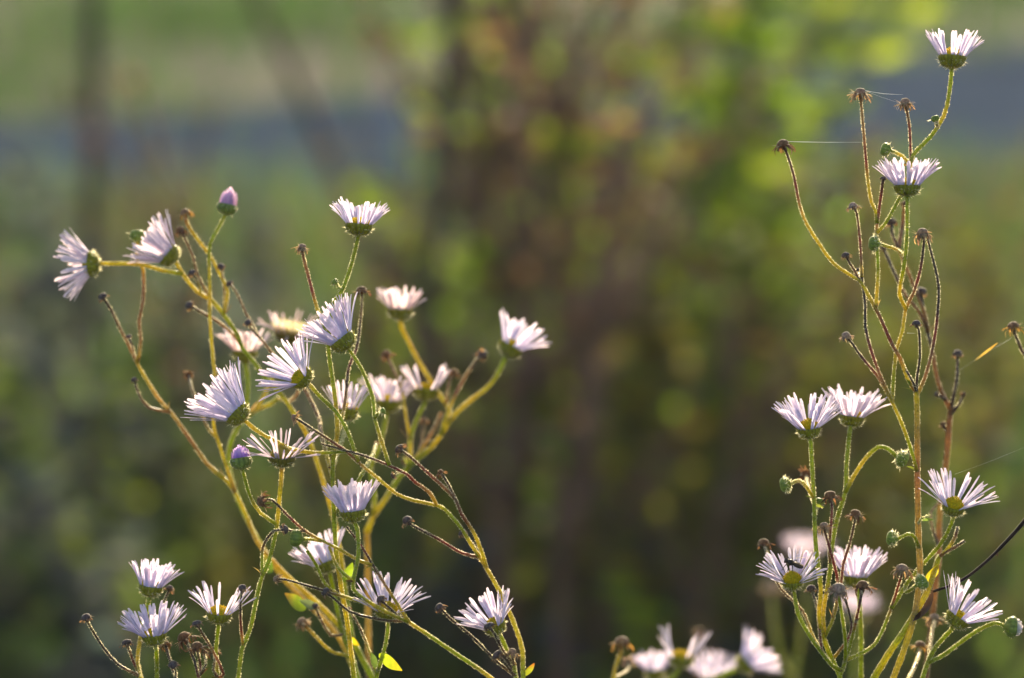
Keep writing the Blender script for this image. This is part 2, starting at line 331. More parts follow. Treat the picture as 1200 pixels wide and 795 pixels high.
def flower(parent, pos, axis, s, P, r):
    """s metres per picture pixel; P: L ray length, sp spread from the axis, n rays, ri/hi cup, gaps, age, pink"""
    L = P.get('L', 35); sp = P.get('sp', 42); n = int(P.get('n', 46) * 1.45); ri = .93 * P.get('ri', 15.5); hi = .8 * P.get('hi', 16)
    gaps = P.get('gaps', []); age = P.get('age', 0); pink = P.get('pink', 0); M = frame_mat(pos, axis); M3 = M.to_3x3()
    ob = MB()
    gcol = mix((.42, .40, .045), (.28, .22, .05), age)
    prof = [(2.6, -1.0, 0), (3.6, .3, 0), (.48 * ri, .06 * hi, .1), (.72 * ri, .24 * hi, .3), (.9 * ri, .5 * hi, .5), (ri, .8 * hi, .8), (.98 * ri, hi, 1), (.7 * ri, hi * .98, 1)]
    seg = 40
    lathe(ob, M, [(a * s, b * s, c) for a, b, c in prof], seg, lambda ci, k: vary(mix(gcol, mix(gcol, (.05, .07, .02), .55), (.8 if k % 2 else 0) + .1), .12, r), 0, bump=lambda k, z: .035 if k % 2 else -.02)
    for k in range(34):                  # overlapping green bracts, tips standing a little off the cup
        a = 6.283 * k / 34 + r.uniform(-.08, .08); z0 = r.uniform(.12, .45) * hi; rr = ri * (.62 + .35 * min(1, z0 / hi * 1.6)) + .3
        d = Vector((math.cos(a) * .34, math.sin(a) * .34, .94)); nm = Vector((math.cos(a), math.sin(a), -.2)); c = vary(mix(gcol, (.26, .27, .05), .3), .2, r)
        blade(ob, M @ Vector((rr * math.cos(a) * s, rr * math.sin(a) * s, z0 * s)), M3 @ d, M3 @ nm, (hi * 1.08 - z0) * s * r.uniform(.9, 1.1), 1.25 * s, r.uniform(-.5, .5) + .1, lambda t: c, 0, 4, lambda t: (1 - t) ** .6 + .04)
    nb = P.get('fringe', 26)             # loose outer bracts bent away from the cup, pale against the light
    for k in range(nb):
        a = r.uniform(0, 6.283); rr = .55 * ri; z0 = .12 * hi; c = vary((.34, .36, .16), .2, r)
        d = Vector((math.cos(a), math.sin(a), r.uniform(-.05, .8))); nm = Vector((0, 0, -1))
        blade(ob, M @ Vector((rr * math.cos(a) * s, rr * math.sin(a) * s, z0 * s)), M3 @ d, M3 @ nm, r.uniform(5, 10) * s * ri / 15, 1.15 * s, r.uniform(-.4, .5), lambda t: c, 1, 3, lambda t: (1 - t) ** .7 + .03)
    spikes(ob, M, 170, ((3.2 * s, 0), (ri * .98 * s, .6 * hi * s)), 5.2 * s, .34 * s, r, WHITE_HAIR, 1, .4)
    head = ob.build('flower_head', [M_GREEN, M_HAIR], parent, pos)
    # rays
    pb = MB()
    c1, c2 = r.uniform(0, 6), r.uniform(0, 6)
    for k in range(n):
        ph = 360 * (k + r.uniform(-.55, .55)) / n
        ph += 5 * math.sin(R(ph) * 5 + c1) + 4.5 * math.sin(R(ph) * 9 + c2)
        ph = ((ph + 180) % 360) - 180
        if any(a <= ph <= b for a, b in gaps): continue
        a = R(ph); layer = r.random(); th = R(sp * (.62 + .42 * layer) + r.gauss(0, 5 + 14 * age))
        if P.get('lean'): th += R(P['lean']) * math.cos(a)
        ln = L * r.uniform(.80, 1.05) * (1 - .15 * age * r.random()); rr = ri * (.80 + .16 * layer)
        d = Vector((math.cos(a) * math.sin(th), math.sin(a) * math.sin(th), math.cos(th)))
        nm = Vector((-math.cos(a) * math.cos(th), -math.sin(a) * math.cos(th), math.sin(th)))
        base = mix((.67, .685, .90), (.68, .63, .84), r.random() * .5)
        if pink: base = mix(base, (.80, .64, .52), pink)
        if age: base = mix(base, (.52, .40, .44), age * r.uniform(.35, .8))
        tipc = mix(base, (.80, .72, .78), .6 * (1 if not age else .6)); bc = vary(base, .05, r)
        wd = r.uniform(1.65, 2.45) * (1 - .4 * age) * P.get('w', 1)
        bend = r.uniform(-.30, .28) + (r.uniform(-.9, .5) * age) + P.get('curl', 0)
        blade(pb, M @ Vector((rr * math.cos(a) * s, rr * math.sin(a) * s, hi * .9 * s)), M3 @ d, M3 @ nm, ln * s, wd * s, bend, lambda t: mix(bc, tipc, t * t), 0, 7,
              lambda t: (.55 + .6 * t - .15 * t * t) if t < .8 else ((1.0 - .15 * (t - .8)) if t < .93 else .5), fold=r.uniform(.2, .7) + .4 * age, twist=r.uniform(-.5, .5) * (1 + 2 * age))
    pb.build('ray_petals', [M_PETAL], head, pos)
    # disc of tiny florets
    db = MB(); dh = P.get('dh', 5.5); yc = mix((.74, .62, .02), (.46, .37, .10), age)
    prof = [(.84 * ri, .90 * hi), (.80 * ri, hi + dh * .30), (.58 * ri, hi + dh * .72), (.3 * ri, hi + dh * .95), (.04 * ri, hi + dh)]
    lathe(db, M, [(a * s, b * s, 0) for a, b in prof], 24, lambda ci, k: yc)
    for k in range(90):
        q = math.sqrt((k + .5) / 90); a = k * 2.39996; rr = q * ri * .86; z = hi + dh * (1 - q * q) - .3
        d = Vector((math.cos(a) * q * .45, math.sin(a) * q * .45, 1)).normalized(); c = vary(mix(yc, (.50, .52, .06), max(0, .6 - q)), .15, r)
        p0 = M @ Vector((rr * math.cos(a) * s, rr * math.sin(a) * s, z * s)); dw = M3 @ d; h = r.uniform(2.0, 3.6) * s
        tube(db, [p0, p0 + dw * h * .6, p0 + dw * h], lambda t: (.75 if t < .9 else .45) * s, lambda t: c, 5)
    db.build('disc', [M_DISC], head, pos)
    return head
def fluffy(parent, pos, axis, s, P, r):  # gone-over head: pale bristly seeds and shrivelled rays
    P2 = dict(P); P2.setdefault('age', .9); h = flower(parent, pos, axis, s, P2, r); M = frame_mat(pos, axis); M3 = M.to_3x3(); b = MB()
    ri = P.get('ri', 17); hi = 15
    for k in range(460):
        q = math.sqrt(r.random()); a = r.uniform(0, 6.283); d = Vector((math.cos(a) * q, math.sin(a) * q, .9)).normalized()
        hair(b, M @ (Vector((math.cos(a) * q * ri * .85, math.sin(a) * q * ri * .85, hi)) * s), M3 @ d, r.uniform(9, 15) * s, .6 * s, vary((.80, .70, .42), .15, r), 0)
    b.build('seed_bristles', [M_HAIR], h, pos); return h
def bud(parent, pos, axis, s, P, r):
    k = 1.1 * P.get('k', 1.0); tipc = P.get('tip'); M = frame_mat(pos, axis); M3 = M.to_3x3(); ob = MB(); gc_ = (.33, .39, .10)
    prof = [(1.8, -1), (2.6, .2), (6.0, 1.6), (9.2, 5), (10.2, 9), (9.2, 12.5), (6.2, 14.8), (1.0, 15.4)]
    if tipc: prof = [(1.8, -1), (2.8, .2), (7, 1.4), (10.6, 5), (11.6, 9), (11.0, 11.5), (9.8, 12.5), (2, 12.8)]
    lathe(ob, M, [(a * s * k, b * s * k, 0) for a, b in prof], 26, lambda ci, i: vary(mix(gc_, (.08, .15, .05), .5 * (i % 2)), .12, r), 0, bump=lambda i, z: .03 if i % 2 else -.03)
    for i in range(22):
        a = 6.283 * i / 22 + r.uniform(-.1, .1); c = vary((.28, .34, .06), .2, r); z0 = r.uniform(2, 6); rr = 8.6 if not tipc else 9.8
        blade(ob, M @ (Vector((rr * math.cos(a), rr * math.sin(a), z0)) * s * k), M3 @ Vector((.12 * math.cos(a), .12 * math.sin(a), 1)), M3 @ Vector((-math.cos(a), -math.sin(a), .2)), r.uniform(8, 11) * s * k, 1.5 * s * k, .75, lambda t: c, 0, 4, lambda t: (1 - t) ** .7 + .04)
    spikes(ob, M, int(1.6 * P.get('hairs', 70)), ((3 * s * k, .5 * s * k), (10.2 * s * k, 10 * s * k)), 5.8 * s, .42 * s, r, WHITE_HAIR, 1, .1)
    o = ob.build('flower_bud', [M_GREEN, M_HAIR], parent, pos)
    if tipc:
        pb = MB()
        for i in range(44):
            a = i * 2.39996; q = math.sqrt((i + .5) / 44); c = vary(tipc, .15, r); ln = P.get('tl', 10)
            d = Vector((math.cos(a) * q * .12, math.sin(a) * q * .12, 1)); rr = q * 10.2
            blade(pb, M @ (Vector((rr * math.cos(a), rr * math.sin(a), 9 + 3.5 * (1 - q))) * s * k), M3 @ d, M3 @ Vector((-math.cos(a), -math.sin(a), 0)), (ln * (1.1 - .22 * q * q)) * s * k * r.uniform(.85, 1.1), 1.8 * s * k, .30 * q, lambda t: mix(c, (.85, .76, .90), t * t * .6), 0, 4, lambda t: 1 - .25 * t * t, fold=.3)
        pb.build('petal_tip', [M_PETAL], o, pos)
    return o
def seedhead(parent, pos, axis, s, P, r):
    kind = P.get('kind', 'k'); k = P.get('k', 1.0) * r.uniform(.88, 1.12); M = frame_mat(pos, axis); M3 = M.to_3x3(); ob = MB()
    dome = {'k': (.15, .12, .115), 'w': (.36, .28, .20), 'o': (.28, .19, .11), 'b': (.24, .15, .08), 'g': (.36, .30, .24)}[kind]
    R0 = {'k': 5.6, 'w': 6.2, 'o': 7, 'b': 6, 'g': 6.2}[kind]
    hh = r.uniform(.75, 1.1) if kind == 'k' else 1
    prof = [(1.5, -2.5), (1.9, 0), (.72 * R0, .12 * R0), (R0, .38 * R0 * hh), (.97 * R0, .72 * R0 * hh), (.76 * R0, 1.08 * R0 * hh), (.42 * R0, 1.3 * R0 * hh), (.03 * R0, 1.36 * R0 * hh)]
    lathe(ob, M, [(a * s * k * r.uniform(.94, 1.06), b * s * k, 0) for a, b in prof], 16, lambda ci, i: vary(dome, .2, r), 0, bump=lambda i, z: r.uniform(-.14, .14))
    o = ob.build('seed_head', [M_DRY], parent, pos)
    n, L, cs, dn = {'k': (14, 6, [(.20, .13, .08), (.28, .19, .11)], .9), 'w': (34, 13, [(.34, .25, .15), (.26, .18, .11), (.5, .36, .2)], 1.2), 'o': (18, 13, [(.46, .26, .06), (.52, .33, .08), (.34, .2, .06)], .55),
                    'b': (20, 10.5, [(.20, .12, .06), (.14, .08, .05)], .7), 'g': (26, 10, [(.36, .29, .22), (.28, .21, .15)], .55)}[kind]
    bb = MB()
    for i in range(n):
        a = 6.283 * i / n + r.uniform(-.25, .25); c = vary(r.choice(cs), .2, r); z0 = .35 * R0
        d = Vector((math.cos(a), math.sin(a), r.uniform(-.9, .25) * dn)); rr = .75 * R0
        blade(bb, M @ (Vector((rr * math.cos(a), rr * math.sin(a), z0)) * s * k), M3 @ d, M3 @ Vector((-.3 * math.cos(a), -.3 * math.sin(a), -1)), L * s * k * r.uniform(.5, 1.15), 1.7 * s * k, r.uniform(.1, 1.9), lambda t: c, 0, 5, lambda t: 1 - .75 * t + .15 * math.sin(9 * t + i), fold=r.uniform(-.6, .8), twist=r.uniform(-1.4, 1.4))
        if r.random() < .5:
            hair(bb, M @ (Vector((rr * math.cos(a), rr * math.sin(a), z0)) * s * k), (M3 @ (d + Vector((0, 0, r.uniform(-.5, .8))))).normalized(), L * .8 * s * k, .3 * s, vary((.5, .42, .3), .2, r), 0)
    bb.build('withered_bracts', [M_DRY], o, pos); return o
HEADS = {'F': flower, 'fluff': fluffy, 'B': bud, 'S': seedhead}

def pts_of(t): return [tuple(float(v) for v in q.split(',')) for q in t.split()]
def leaf_part(parent, px, py, dz, ang, L, wd, col, r, tip=None, bend=.6, tilt=20):
    s = scale_at(FOC + dz); b = MB(); p = at(px, py, dz); d = axis_of(ang, tilt)
    blade(b, p, d, axis_of(ang + 90, 55), L * s, wd * s, bend, lambda t: mix(col, tip or col, max(0, t - .4) / .6), 0, 9, lambda t: math.sin(math.pi * min(1, .06 + .94 * t ** .8)) + .03, fold=.28)
    b.build('leaf', [M_LEAF], parent, p)
def plant(label, dz, items, seed, leaves=(), group=None, root_px=None, cat='wildflower'):
    r = random.Random(seed); centre = []
    first = pts_of(items[0][0])[-1]
    exitp = at(first[0], first[1], dz * .001)
    rp = exitp + Vector((r.uniform(-.02, .02), r.uniform(-.01, .03), 0)); rp.z = 0
    if root_px is not None: rp.x = at(root_px, first[1], dz * .001).x
    root = empty('fleabane_plant', rp); tag(root, label, cat, group)
    for idx, it in enumerate(items):
        P2 = pts_of(it[0]); r0, r1, cols = it[1], it[2], it[3]; head = it[4] if len(it) > 4 else None; off = it[5] if len(it) > 5 else 0
        n = len(P2); zt = dz + off; zb = dz; join = None
        if centre:
            bx, by = P2[-1]; best = min(centre, key=lambda q: (q[0] - bx) ** 2 + (q[1] - by) ** 2); dd = math.hypot(best[0] - bx, best[1] - by)
            if dd < 16: join = best; zb = best[2]; P2[-1] = (best[0], best[1])
            elif by < 775: print('UNJOINED', label[:30], it[0][-20:], round(dd))
        bow = r.uniform(-5, 5) * min(1.0, n / 4)
        W = []
        for i, (x, y) in enumerate(P2):
            t = i / (n - 1); z = zt * (1 - t) + zb * t + bow * math.sin(math.pi * t); W.append((x, y, z))
        pts = [at(x, y, z * .001) for x, y, z in W]
        s = scale_at(FOC + dz * .001)
        if join is None:                 # on to the ground, out of the picture
            dlast = (pts[-1] - pts[-2]).normalized(); e = pts[-1] + dlast * .035
            pts += [e, e.lerp(rp, .35) + Vector((r.uniform(-.01, .01), 0, 0)), rp + Vector((r.uniform(-.004, .004), r.uniform(-.004, .004), 0))]
        nvis = n
        sp_ = spline(pts, .0022) if join is not None else None
        if sp_ is None:
            vis = spline(pts[:n + 1], .0022); sp_ = vis + spline(pts[n:], .02)[1:]
        # samples for joining
        for i in range(n - 1):
            for j in range(12):
                t = j / 12; a, b = W[i], W[i + 1]
                centre.append(tuple(a[q] * (1 - t) + b[q] * t for q in range(3)))
        cum = [0]
        for i in range(1, len(sp_)): cum.append(cum[-1] + (sp_[i] - sp_[i - 1]).length)
        # small growth wobble, thickened base
        tot = cum[-1]; ncol = len(cols)
        vis_len = sum((pts[i + 1] - pts[i]).length for i in range(n - 1)) * 1.01
        def cc(l):
            t = min(1, l / vis_len) * (ncol - 1); i = min(int(t), ncol - 2) if ncol > 1 else 0
            if ncol == 1: return PIG[cols]
            f = t - i; f = f * f * (3 - 2 * f); return mix(PIG[cols[i]], PIG[cols[i + 1]], f)
        nn = len(sp_); sb = MB(); ph = r.uniform(0, 6)
        def rad(t):
            i = min(nn - 1, int(round(t * (nn - 1)))); l = cum[i]; f = min(1, l / vis_len)
            q = .87 * (r0 + (r1 - r0) * f) * s * (1 + .06 * math.sin(l * 900 + ph))
            if join is not None and tot - l < .003: q *= 1 + .35 * (1 - (tot - l) / .003)
            if l > vis_len: q *= 1 + .5 * (l - vis_len) / max(.01, tot - vis_len)
            return q
        def colr(t): return vary(cc(cum[min(nn - 1, int(round(t * (nn - 1))))]), .13, r)
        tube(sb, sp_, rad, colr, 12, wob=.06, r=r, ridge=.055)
        dens = .75 if abs(dz) < 30 else .4
        nh = int(min(vis_len, tot) / s * dens * 8)
        for h in range(nh):
            l = r.uniform(0, min(vis_len, tot)); i = min(nn - 2, max(0, next((q for q in range(nn) if cum[q] >= l), nn - 1) - 1))
            p = sp_[i].lerp(sp_[i + 1], (l - cum[i]) / max(1e-9, cum[i + 1] - cum[i])); d = (sp_[i + 1] - sp_[i]).normalized(); u, v = perp(d); a = r.uniform(0, 6.283)
            o_ = u * math.cos(a) + v * math.sin(a); q = .87 * (r0 + (r1 - r0) * l / vis_len) * s
            pale = mix(WHITE_HAIR, cc(l), .25)
            hair(sb, p + o_ * q * .85, (o_ - d * r.uniform(-.2, .6)).normalized(), r.uniform(.8, 2.1) * s, .42 * s, pale, 1)
        if join is not None and n > 3 and r.random() < .5:      # a small withered bract in the fork
            d = (sp_[-3] - sp_[-1]).normalized(); u, v = perp(d); a = r.uniform(0, 6.283); o_ = u * math.cos(a) + v * math.sin(a); c = vary(r.choice([(.20, .24, .05), (.30, .20, .10), (.16, .10, .06)]), .2, r)
            bb = MB(); blade(bb, sp_[-1] + o_ * r1 * .6 * s, d + o_ * r.uniform(.5, 1.1), -o_, r.uniform(9, 19) * s, r.uniform(1.1, 2.0) * s, r.uniform(-.9, .6), lambda t: c, 0, 6, lambda t: math.sin(math.pi * min(1, .15 + .85 * t)) + .05, fold=.5, twist=r.uniform(-1, 1))
            bb.build('bract', [M_LEAF], root, sp_[-1])
        sb.build('stem' if idx == 0 else 'branch', [M_STEM, M_HAIR], root, sp_[0] if join is not None else rp)
        if head:
            kind, Q = head; sh = scale_at(FOC + zt * .001)
            ax = axis_of(Q['a'], Q.get('t', 0)) if 'a' in Q else ((sp_[0] - sp_[min(3, nn - 1)]).normalized())
            HEADS[kind](root, sp_[0], ax, sh, Q, r)
    for lf in leaves: leaf_part(root, *lf[:2], dz * .001, *lf[2:6], r, *lf[6:])
    return root

# ------------------------------------------------------------------ the fleabanes (picture columns/rows, depth in mm behind focus)
F = lambda **k: ('F', k)
S = lambda kind='k', **k: ('S', dict(kind=kind, **k))
B = lambda **k: ('B', k)
FRONT = (-118, -62); LAV = (.50, .28, .78)

plant('fleabane with a straw-coloured outer branch and two sideways-nodding blooms', 42, [
  ('262,560 274,575 288,603 301,634 320,658 348,686 372,707 389,724 413,752 434,790', 2.2, 3.9, 'yyYyygg'),
  ('122,350 131,364 141,386 150,403 163,430 185,466 200,483 225,518 243,544 260,560', 1.6, 2.6, 'kboyYYoYy', S()),
  ('161,283 160,300 163,310 168,316 168,351 163,376 165,400 163,425', 2.2, 1.9, 'yyobooy', B(a=0, k=.8, hairs=20)),
  ('158,447 163,462 175,478 192,490', 1.5, 1.8, 'kbo', S(k=.7)),
  ('151,396 155,405 158,418', 1.2, 1.3, 'kbo', S(k=.7)),
  ('264,252 256,267 246,286 245,308 246,336 246,372 250,425 253,455 250,495 258,524 270,560 275,578', 2.1, 2.5, 'ggyyyyyyY', B(a=12, k=.95, tip=(.66, .42, .66), tl=17, hairs=40)),
  ('206,306 214,321 231,342 249,353 266,374 279,394 284,408 298,425 311,443 330,463 350,493 362,515 376,556 394,620 403,680 413,752', 2.6, 3.2, 'yyggyyyygg', F(a=-50, t=4, L=44, sp=36, n=50, gaps=[(20, 48)], pink=.2)),
  ('117,309 135,309 165,310 190,317 213,322', 2.5, 2.4, 'yyyg', F(a=-92, t=-4, L=40, sp=46, n=46, gaps=[(-100, -84)], pink=.25)),
  ('218,252 219,262 231,280 245,298 256,318 267,343 270,362', 2.2, 2.2, 'byyyy', S('o', k=.8, a=-25)),
  ('212,272 216,278 226,300 231,321 243,343 249,353', 1.6, 1.6, 'kbbby', S('b', k=.8, a=-10)),
  ('226,322 232,330 236,343', 1.2, 1.3, 'ky', S(k=.75)),
  ('224,359 236,366 254,376 272,391 283,404', 1.8, 1.8, 'kboo', S('k', k=1.0)),
  ('259,314 262,330 263,343 268,364', 1.3, 1.3, 'pby', S(k=.75)),
  ('221,440 225,456 233,478 243,501 252,516', 1.5, 1.8, 'pbby', S('b', k=.7), 15),
], 101, leaves=[(318, 672, -35, 34, 8, (.10, .16, .03), (.30, .16, .03))])

plant('slender fleabane behind with a pinkish bloom and a creamy bristly gone-over head', 64, [
  ('287,424 290,441 290,461 285,491 273,511 268,545 285,600 330,675 392,740 420,795', 2.8, 3.4, 'ggggyYYg', F(a=2, t=5, L=31, sp=50, n=42, pink=.55, gaps=[(-20, 15)])),
  ('338,402 330,420 318,445 300,480 288,492', 2.4, 2.4, 'ygyy', ('fluff', dict(a=8, t=12, L=30, sp=55, n=20, ri=19, pink=.5)), 12),
  ('326,466 318,473 311,476 300,481 291,487', 2.6, 2.6, 'gyg', None),
  ('291,379 294,385 308,400 326,423 337,435 350,455 340,470 326,468', 1.4, 1.7, 'kbboy', S(k=.8), -30),
  ('270,334 277,343 289,369 297,382 302,393', 1.4, 1.5, 'kbbo', S(k=.85), -20),
], 102)

plant('arching fleabane with three slanted blooms, red-stained stems sweeping to one stout stem', 2, [
  ('562,653 576,676 590,703 604,735 612,762 613,795', 2.6, 3.2, 'yyyyg'),
  ('346,490 351,493 371,506 391,519 406,529 420,542 448,565 465,579 486,587 514,593 527,603 541,620 552,638 562,653', 1.6, 2.4, 'kkbroyyyyyggyy', S('w', k=.65, a=-60)),
  ('376,520 401,527 426,534 452,544 477,556 486,565 503,577 513,588', 1.3, 2.2, 'kkkbrroy', None),
  ('409,409 412,414 424,433 437,466 439,491 447,516 457,542', 2.2, 2.3, 'ggggyg', F(a=-38, t=2, L=46, sp=36, n=58, ri=17, hi=20)),
  ('361,449 376,466 394,483 406,503 414,524 420,541', 2.5, 2.5, 'yggggy', F(a=-50, t=22, L=46, sp=52, n=48, gaps=[(-115, -75), (-40, -15)])),
  ('287,493 294,499 301,505 311,511 323,517 340,526 369,531 396,530 406,529', 2.6, 2.0, 'yyyyygg', F(a=-47, t=-2, L=54, sp=33, n=56, ri=17, hi=19, gaps=[(60, 85)])),
  ('470,528 479,534 500,553 521,572 534,586 541,603 555,624 566,651 570,664', 1.7, 2.5, 'kbrobryyy', S('k', k=1.1)),
  ('517,555 524,565 531,579 538,590', 1.6, 1.8, 'kkbr', S('b', k=.6)),
  ('479,613 489,619 514,632 541,648 560,655', 1.6, 1.9, 'kkrro', S('k', a=-30)),
  ('543,626 550,634 556,641 560,652', 1.4, 1.6, 'kkb', S('k', k=.9, a=-40)),
  ('462,557 466,553 470,553', .9, 1.1, 'kk', S('k', k=.6, a=-120)),
  ('446,483 442,486 439,490', 1.5, 1.8, 'gg', B(a=70, k=.36, hairs=12)),
], 103)

plant('low fleabane with an upright many-rayed bloom amid forked stems and dark seed knobs', 1, [
  ('479,729 500,743 528,762 555,780 576,795', 2.3, 2.7, 'yggy'),
  ('415,612 419,622 420,651 415,676 414,690 424,700 438,709 462,722 479,729', 2.6, 2.2, 'gggggyyg', F(a=-7, t=2, L=38, sp=33, n=58, ri=16, hi=17)),
  ('406,617 424,641 441,669 458,696 470,715 479,728', 1.3, 2.2, 'krkoyy', None),
  ('310,587 319,586 336,603 353,619 372,631 400,645 420,657 436,663', 1.5, 2.1, 'kkroyyyy', S('b', k=1.15, a=-100)),
  ('355,632 362,632 370,633 376,635', 2.0, 2.0, 'gy', B(a=-82, k=.92, hairs=6)),
  ('332,620 338,621 346,623 356,626', 1.4, 1.5, 'kb', S('k', a=-90, k=.8)),
  ('360,646 366,655 372,665 382,686 400,698 434,709 462,720', 2.0, 2.2, 'gggygyy', None),
  ('386,641 390,652 394,662 402,672 414,682', 1.9, 1.9, 'yygy', None),
  ('325,679 331,679 341,681 372,690 390,696 402,700', 1.4, 1.7, 'kkkby', S('w', k=.65, a=-80)),
  ('384,696 393,703 410,717 434,724 458,728 474,729', 1.5, 1.7, 'kkkkbo', S('k', k=.95, a=-45)),
  ('448,705 458,714 470,726', 1.4, 1.5, 'kkb', S('k', k=.9, a=-35)),
], 104)

plant('fleabane with a ragged fading bloom and a closed violet bud on one winding stem', 0, [
  ('330,547 330,556 327,589 324,620 315,658 307,676 301,700 293,738 284,759 279,795', 2.7, 2.7, 'Yyyggggggg', F(a=2, t=8, L=42, sp=58, n=27, ri=16.5, hi=15, age=.75, dh=14, gaps=[(-100, -84), (-50, -35)], curl=.1)),
  ('284,550 288,565 294,584 305,601 320,615', 2.2, 2.1, 'ggyg', B(a=-8, k=1.02, tip=LAV, tl=12)),
  ('332,621 322,622 314,630 308,642 307,660 307,674', 1.5, 2.0, 'kkkbgg', S('k', a=80, k=.85), -4),
  ('284,692 282,705 282,728 283,757', 1.5, 1.7, 'kkry', S('k', a=0, k=1.0), -3),
], 105)

plant('fleabane topped by an upright white bloom, dried heads on tan and red stalks beside it', 9, [
  ('420,276 419,281 413,306 403,336 395,350 389,363 385,405 389,440 394,478 395,511 390,545 391,593 394,648 400,690 407,730 415,795', 2.5, 3.2, 'ggggggyygggyyyyg', F(a=4, t=0, L=33, sp=41, n=48, ri=17, hi=17, gaps=[(-112, -92), (-60, -50)])),
  ('354,292 356,303 363,330 372,363 379,380 385,402', 2.0, 2.2, 'borygg', S('w', k=.75, a=10)),
  ('424,344 424,357 422,381 418,408 409,430 405,466 401,490 395,510', 1.5, 2.3, 'bbkrkoyy', S('b', k=.95, a=-5), 20),
  ('395,333 397,337 402,340', 1.6, 1.8, 'gg', B(a=-50, k=.4, hairs=8)),
  ('406,493 403,510 396,530 391,548', 2.3, 2.3, 'ggy', F(a=3, t=-4, L=36, sp=31, n=22, ri=14, gaps=[(-30, 0)], pink=.2), 25),
  ('354,449 366,473 374,491 376,506 382,530 390,560', 2.4, 2.4, 'obobyy', S('b', k=.5), 30),
  ('441,520 436,535 427,551 410,580 394,600', 2.2, 2.2, 'ygggg', S('b', k=.4), 20),
], 106)

plant('branching fleabane behind, soft blooms on green forks, one far out on a bent arm', 72, [
  ('430,624 431,650 431,686 432,776 432,795', 3.4, 3.8, 'YYYYb'),
  ('593,417 591,422 581,442 569,456 553,468 537,482 525,497 519,507 505,525 488,539 469,558 451,586 437,606 430,624', 3.0, 3.6, 'ggyyyyygggyyy', F(a=30, t=0, L=40, sp=44, n=34, ri=15.5, hi=17, gaps=[(-112, -84), (150, 180)], w=1.2)),
  ('469,375 471,385 478,399 490,422 501,440 513,460 523,474 527,484 524,494', 3.0, 3.0, 'yyyyyyy', F(a=2, t=3, L=29, sp=37, n=40, pink=.45, age=.2, gaps=[(-20, 12)])),
  ('499,469 497,474 487,495 481,515 481,536 479,550', 3.2, 3.0, 'gggyg', F(a=2, t=0, L=33, sp=38, n=32, gaps=[(60, 120), (-110, -85)], pink=.2, fringe=26)),
  ('454,483 453,488 449,507 443,529 434,549 439,580 438,603', 3.0, 3.0, 'gggggy', F(a=4, t=0, L=34, sp=38, n=34, gaps=[(-110, -80), (40, 60)], pink=.15)),
  ('564,418 557,424 545,442 535,460 527,478 520,497 516,510', 1.7, 2.4, 'kboryyg', S('k', k=1.0)),
  ('532,438 527,446 524,462 523,474', 1.4, 1.6, 'bbo', S('b', k=.7)),
  ('454,417 460,430 466,445 472,462 476,490 481,515', 1.5, 1.9, 'bbyyy', S('b', k=.9)),
  ('517,484 512,496 505,509 492,530 484,543', 2.2, 2.2, 'oboyy', None),
  ('497,494 496,506 494,518 492,530', 1.4, 1.5, 'kbo', S('b', k=.6)),
  ('475,541 478,545 482,546', 1.1, 1.2, 'bo', S('b', k=.6, a=-80)),
], 107)

plant('short soft-focus fleabane bloom half hidden behind forked stems, green leaf at its side', 34, [
  ('386,670 389,683 401,741 412,768 420,795', 2.6, 3.0, 'ggggg', F(a=-25, t=2, L=36, sp=40, n=44)),
  ('355,731 365,741 386,762 400,767 410,772', 1.9, 2.2, 'oyyg', S('w', k=.9, a=-30)),
  ('370,713 378,730 388,745 399,745', 1.4, 1.6, 'kbb', S('k', k=.8)),
], 108, leaves=[(403, 683, 10, 34, 8, (.20, .28, .03)), (358, 714, -62, 38, 9, (.20, .28, .03), (.40, .20, .04)), (372, 712, -78, 28, 6, (.22, .27, .16)), (410, 748, 110, 18, 5, (.42, .33, .02))])

plant('small open daisy-like bloom low down, yellow disc showing, beside a yellowing leaf', 6, [
  ('453,725 455,729 452,755 443,786 441,795', 2.5, 2.7, 'ggggg', F(a=6, t=24, L=40, sp=56, n=34, gaps=[(-125, -55)])),
  ('409,716 416,725 428,750 440,790', 1.3, 2.0, 'bbyg', S('k', k=.6), 10),
], 109, leaves=[(444, 768, 105, 40, 10, (.28, .34, .03), (.50, .38, .03)), (441, 782, -30, 24, 5, (.12, .18, .06))])

plant('fleabane bloom leaning over dark seed knobs and a reddish leaf beneath the stout arch', 3, [
  ('585,742 587,746 593,759 602,779 605,795', 2.4, 2.7, 'ggggg', F(a=-30, t=15, L=39, sp=45, n=42, ri=14, gaps=[(-112, -72), (15, 35)])),
  ('517,714 523,720 531,728 555,748 583,776 597,794', 1.6, 1.8, 'kkkkb', S('k', k=.95, a=-45)),
  ('574,736 580,744 588,760 598,778', 1.5, 1.6, 'kkbk', S('k', k=1.0, a=-30), -8),
  ('585,770 592,778 600,790', 1.5, 1.6, 'kkb', S('k', k=1.15, a=-40)),
  ('600,766 601,772 603,780', 1.4, 1.5, 'kb', S('w', k=.7, a=10)),
], 110, leaves=[(616, 792, 18, 24, 5, (.20, .22, .03), (.35, .08, .03))])

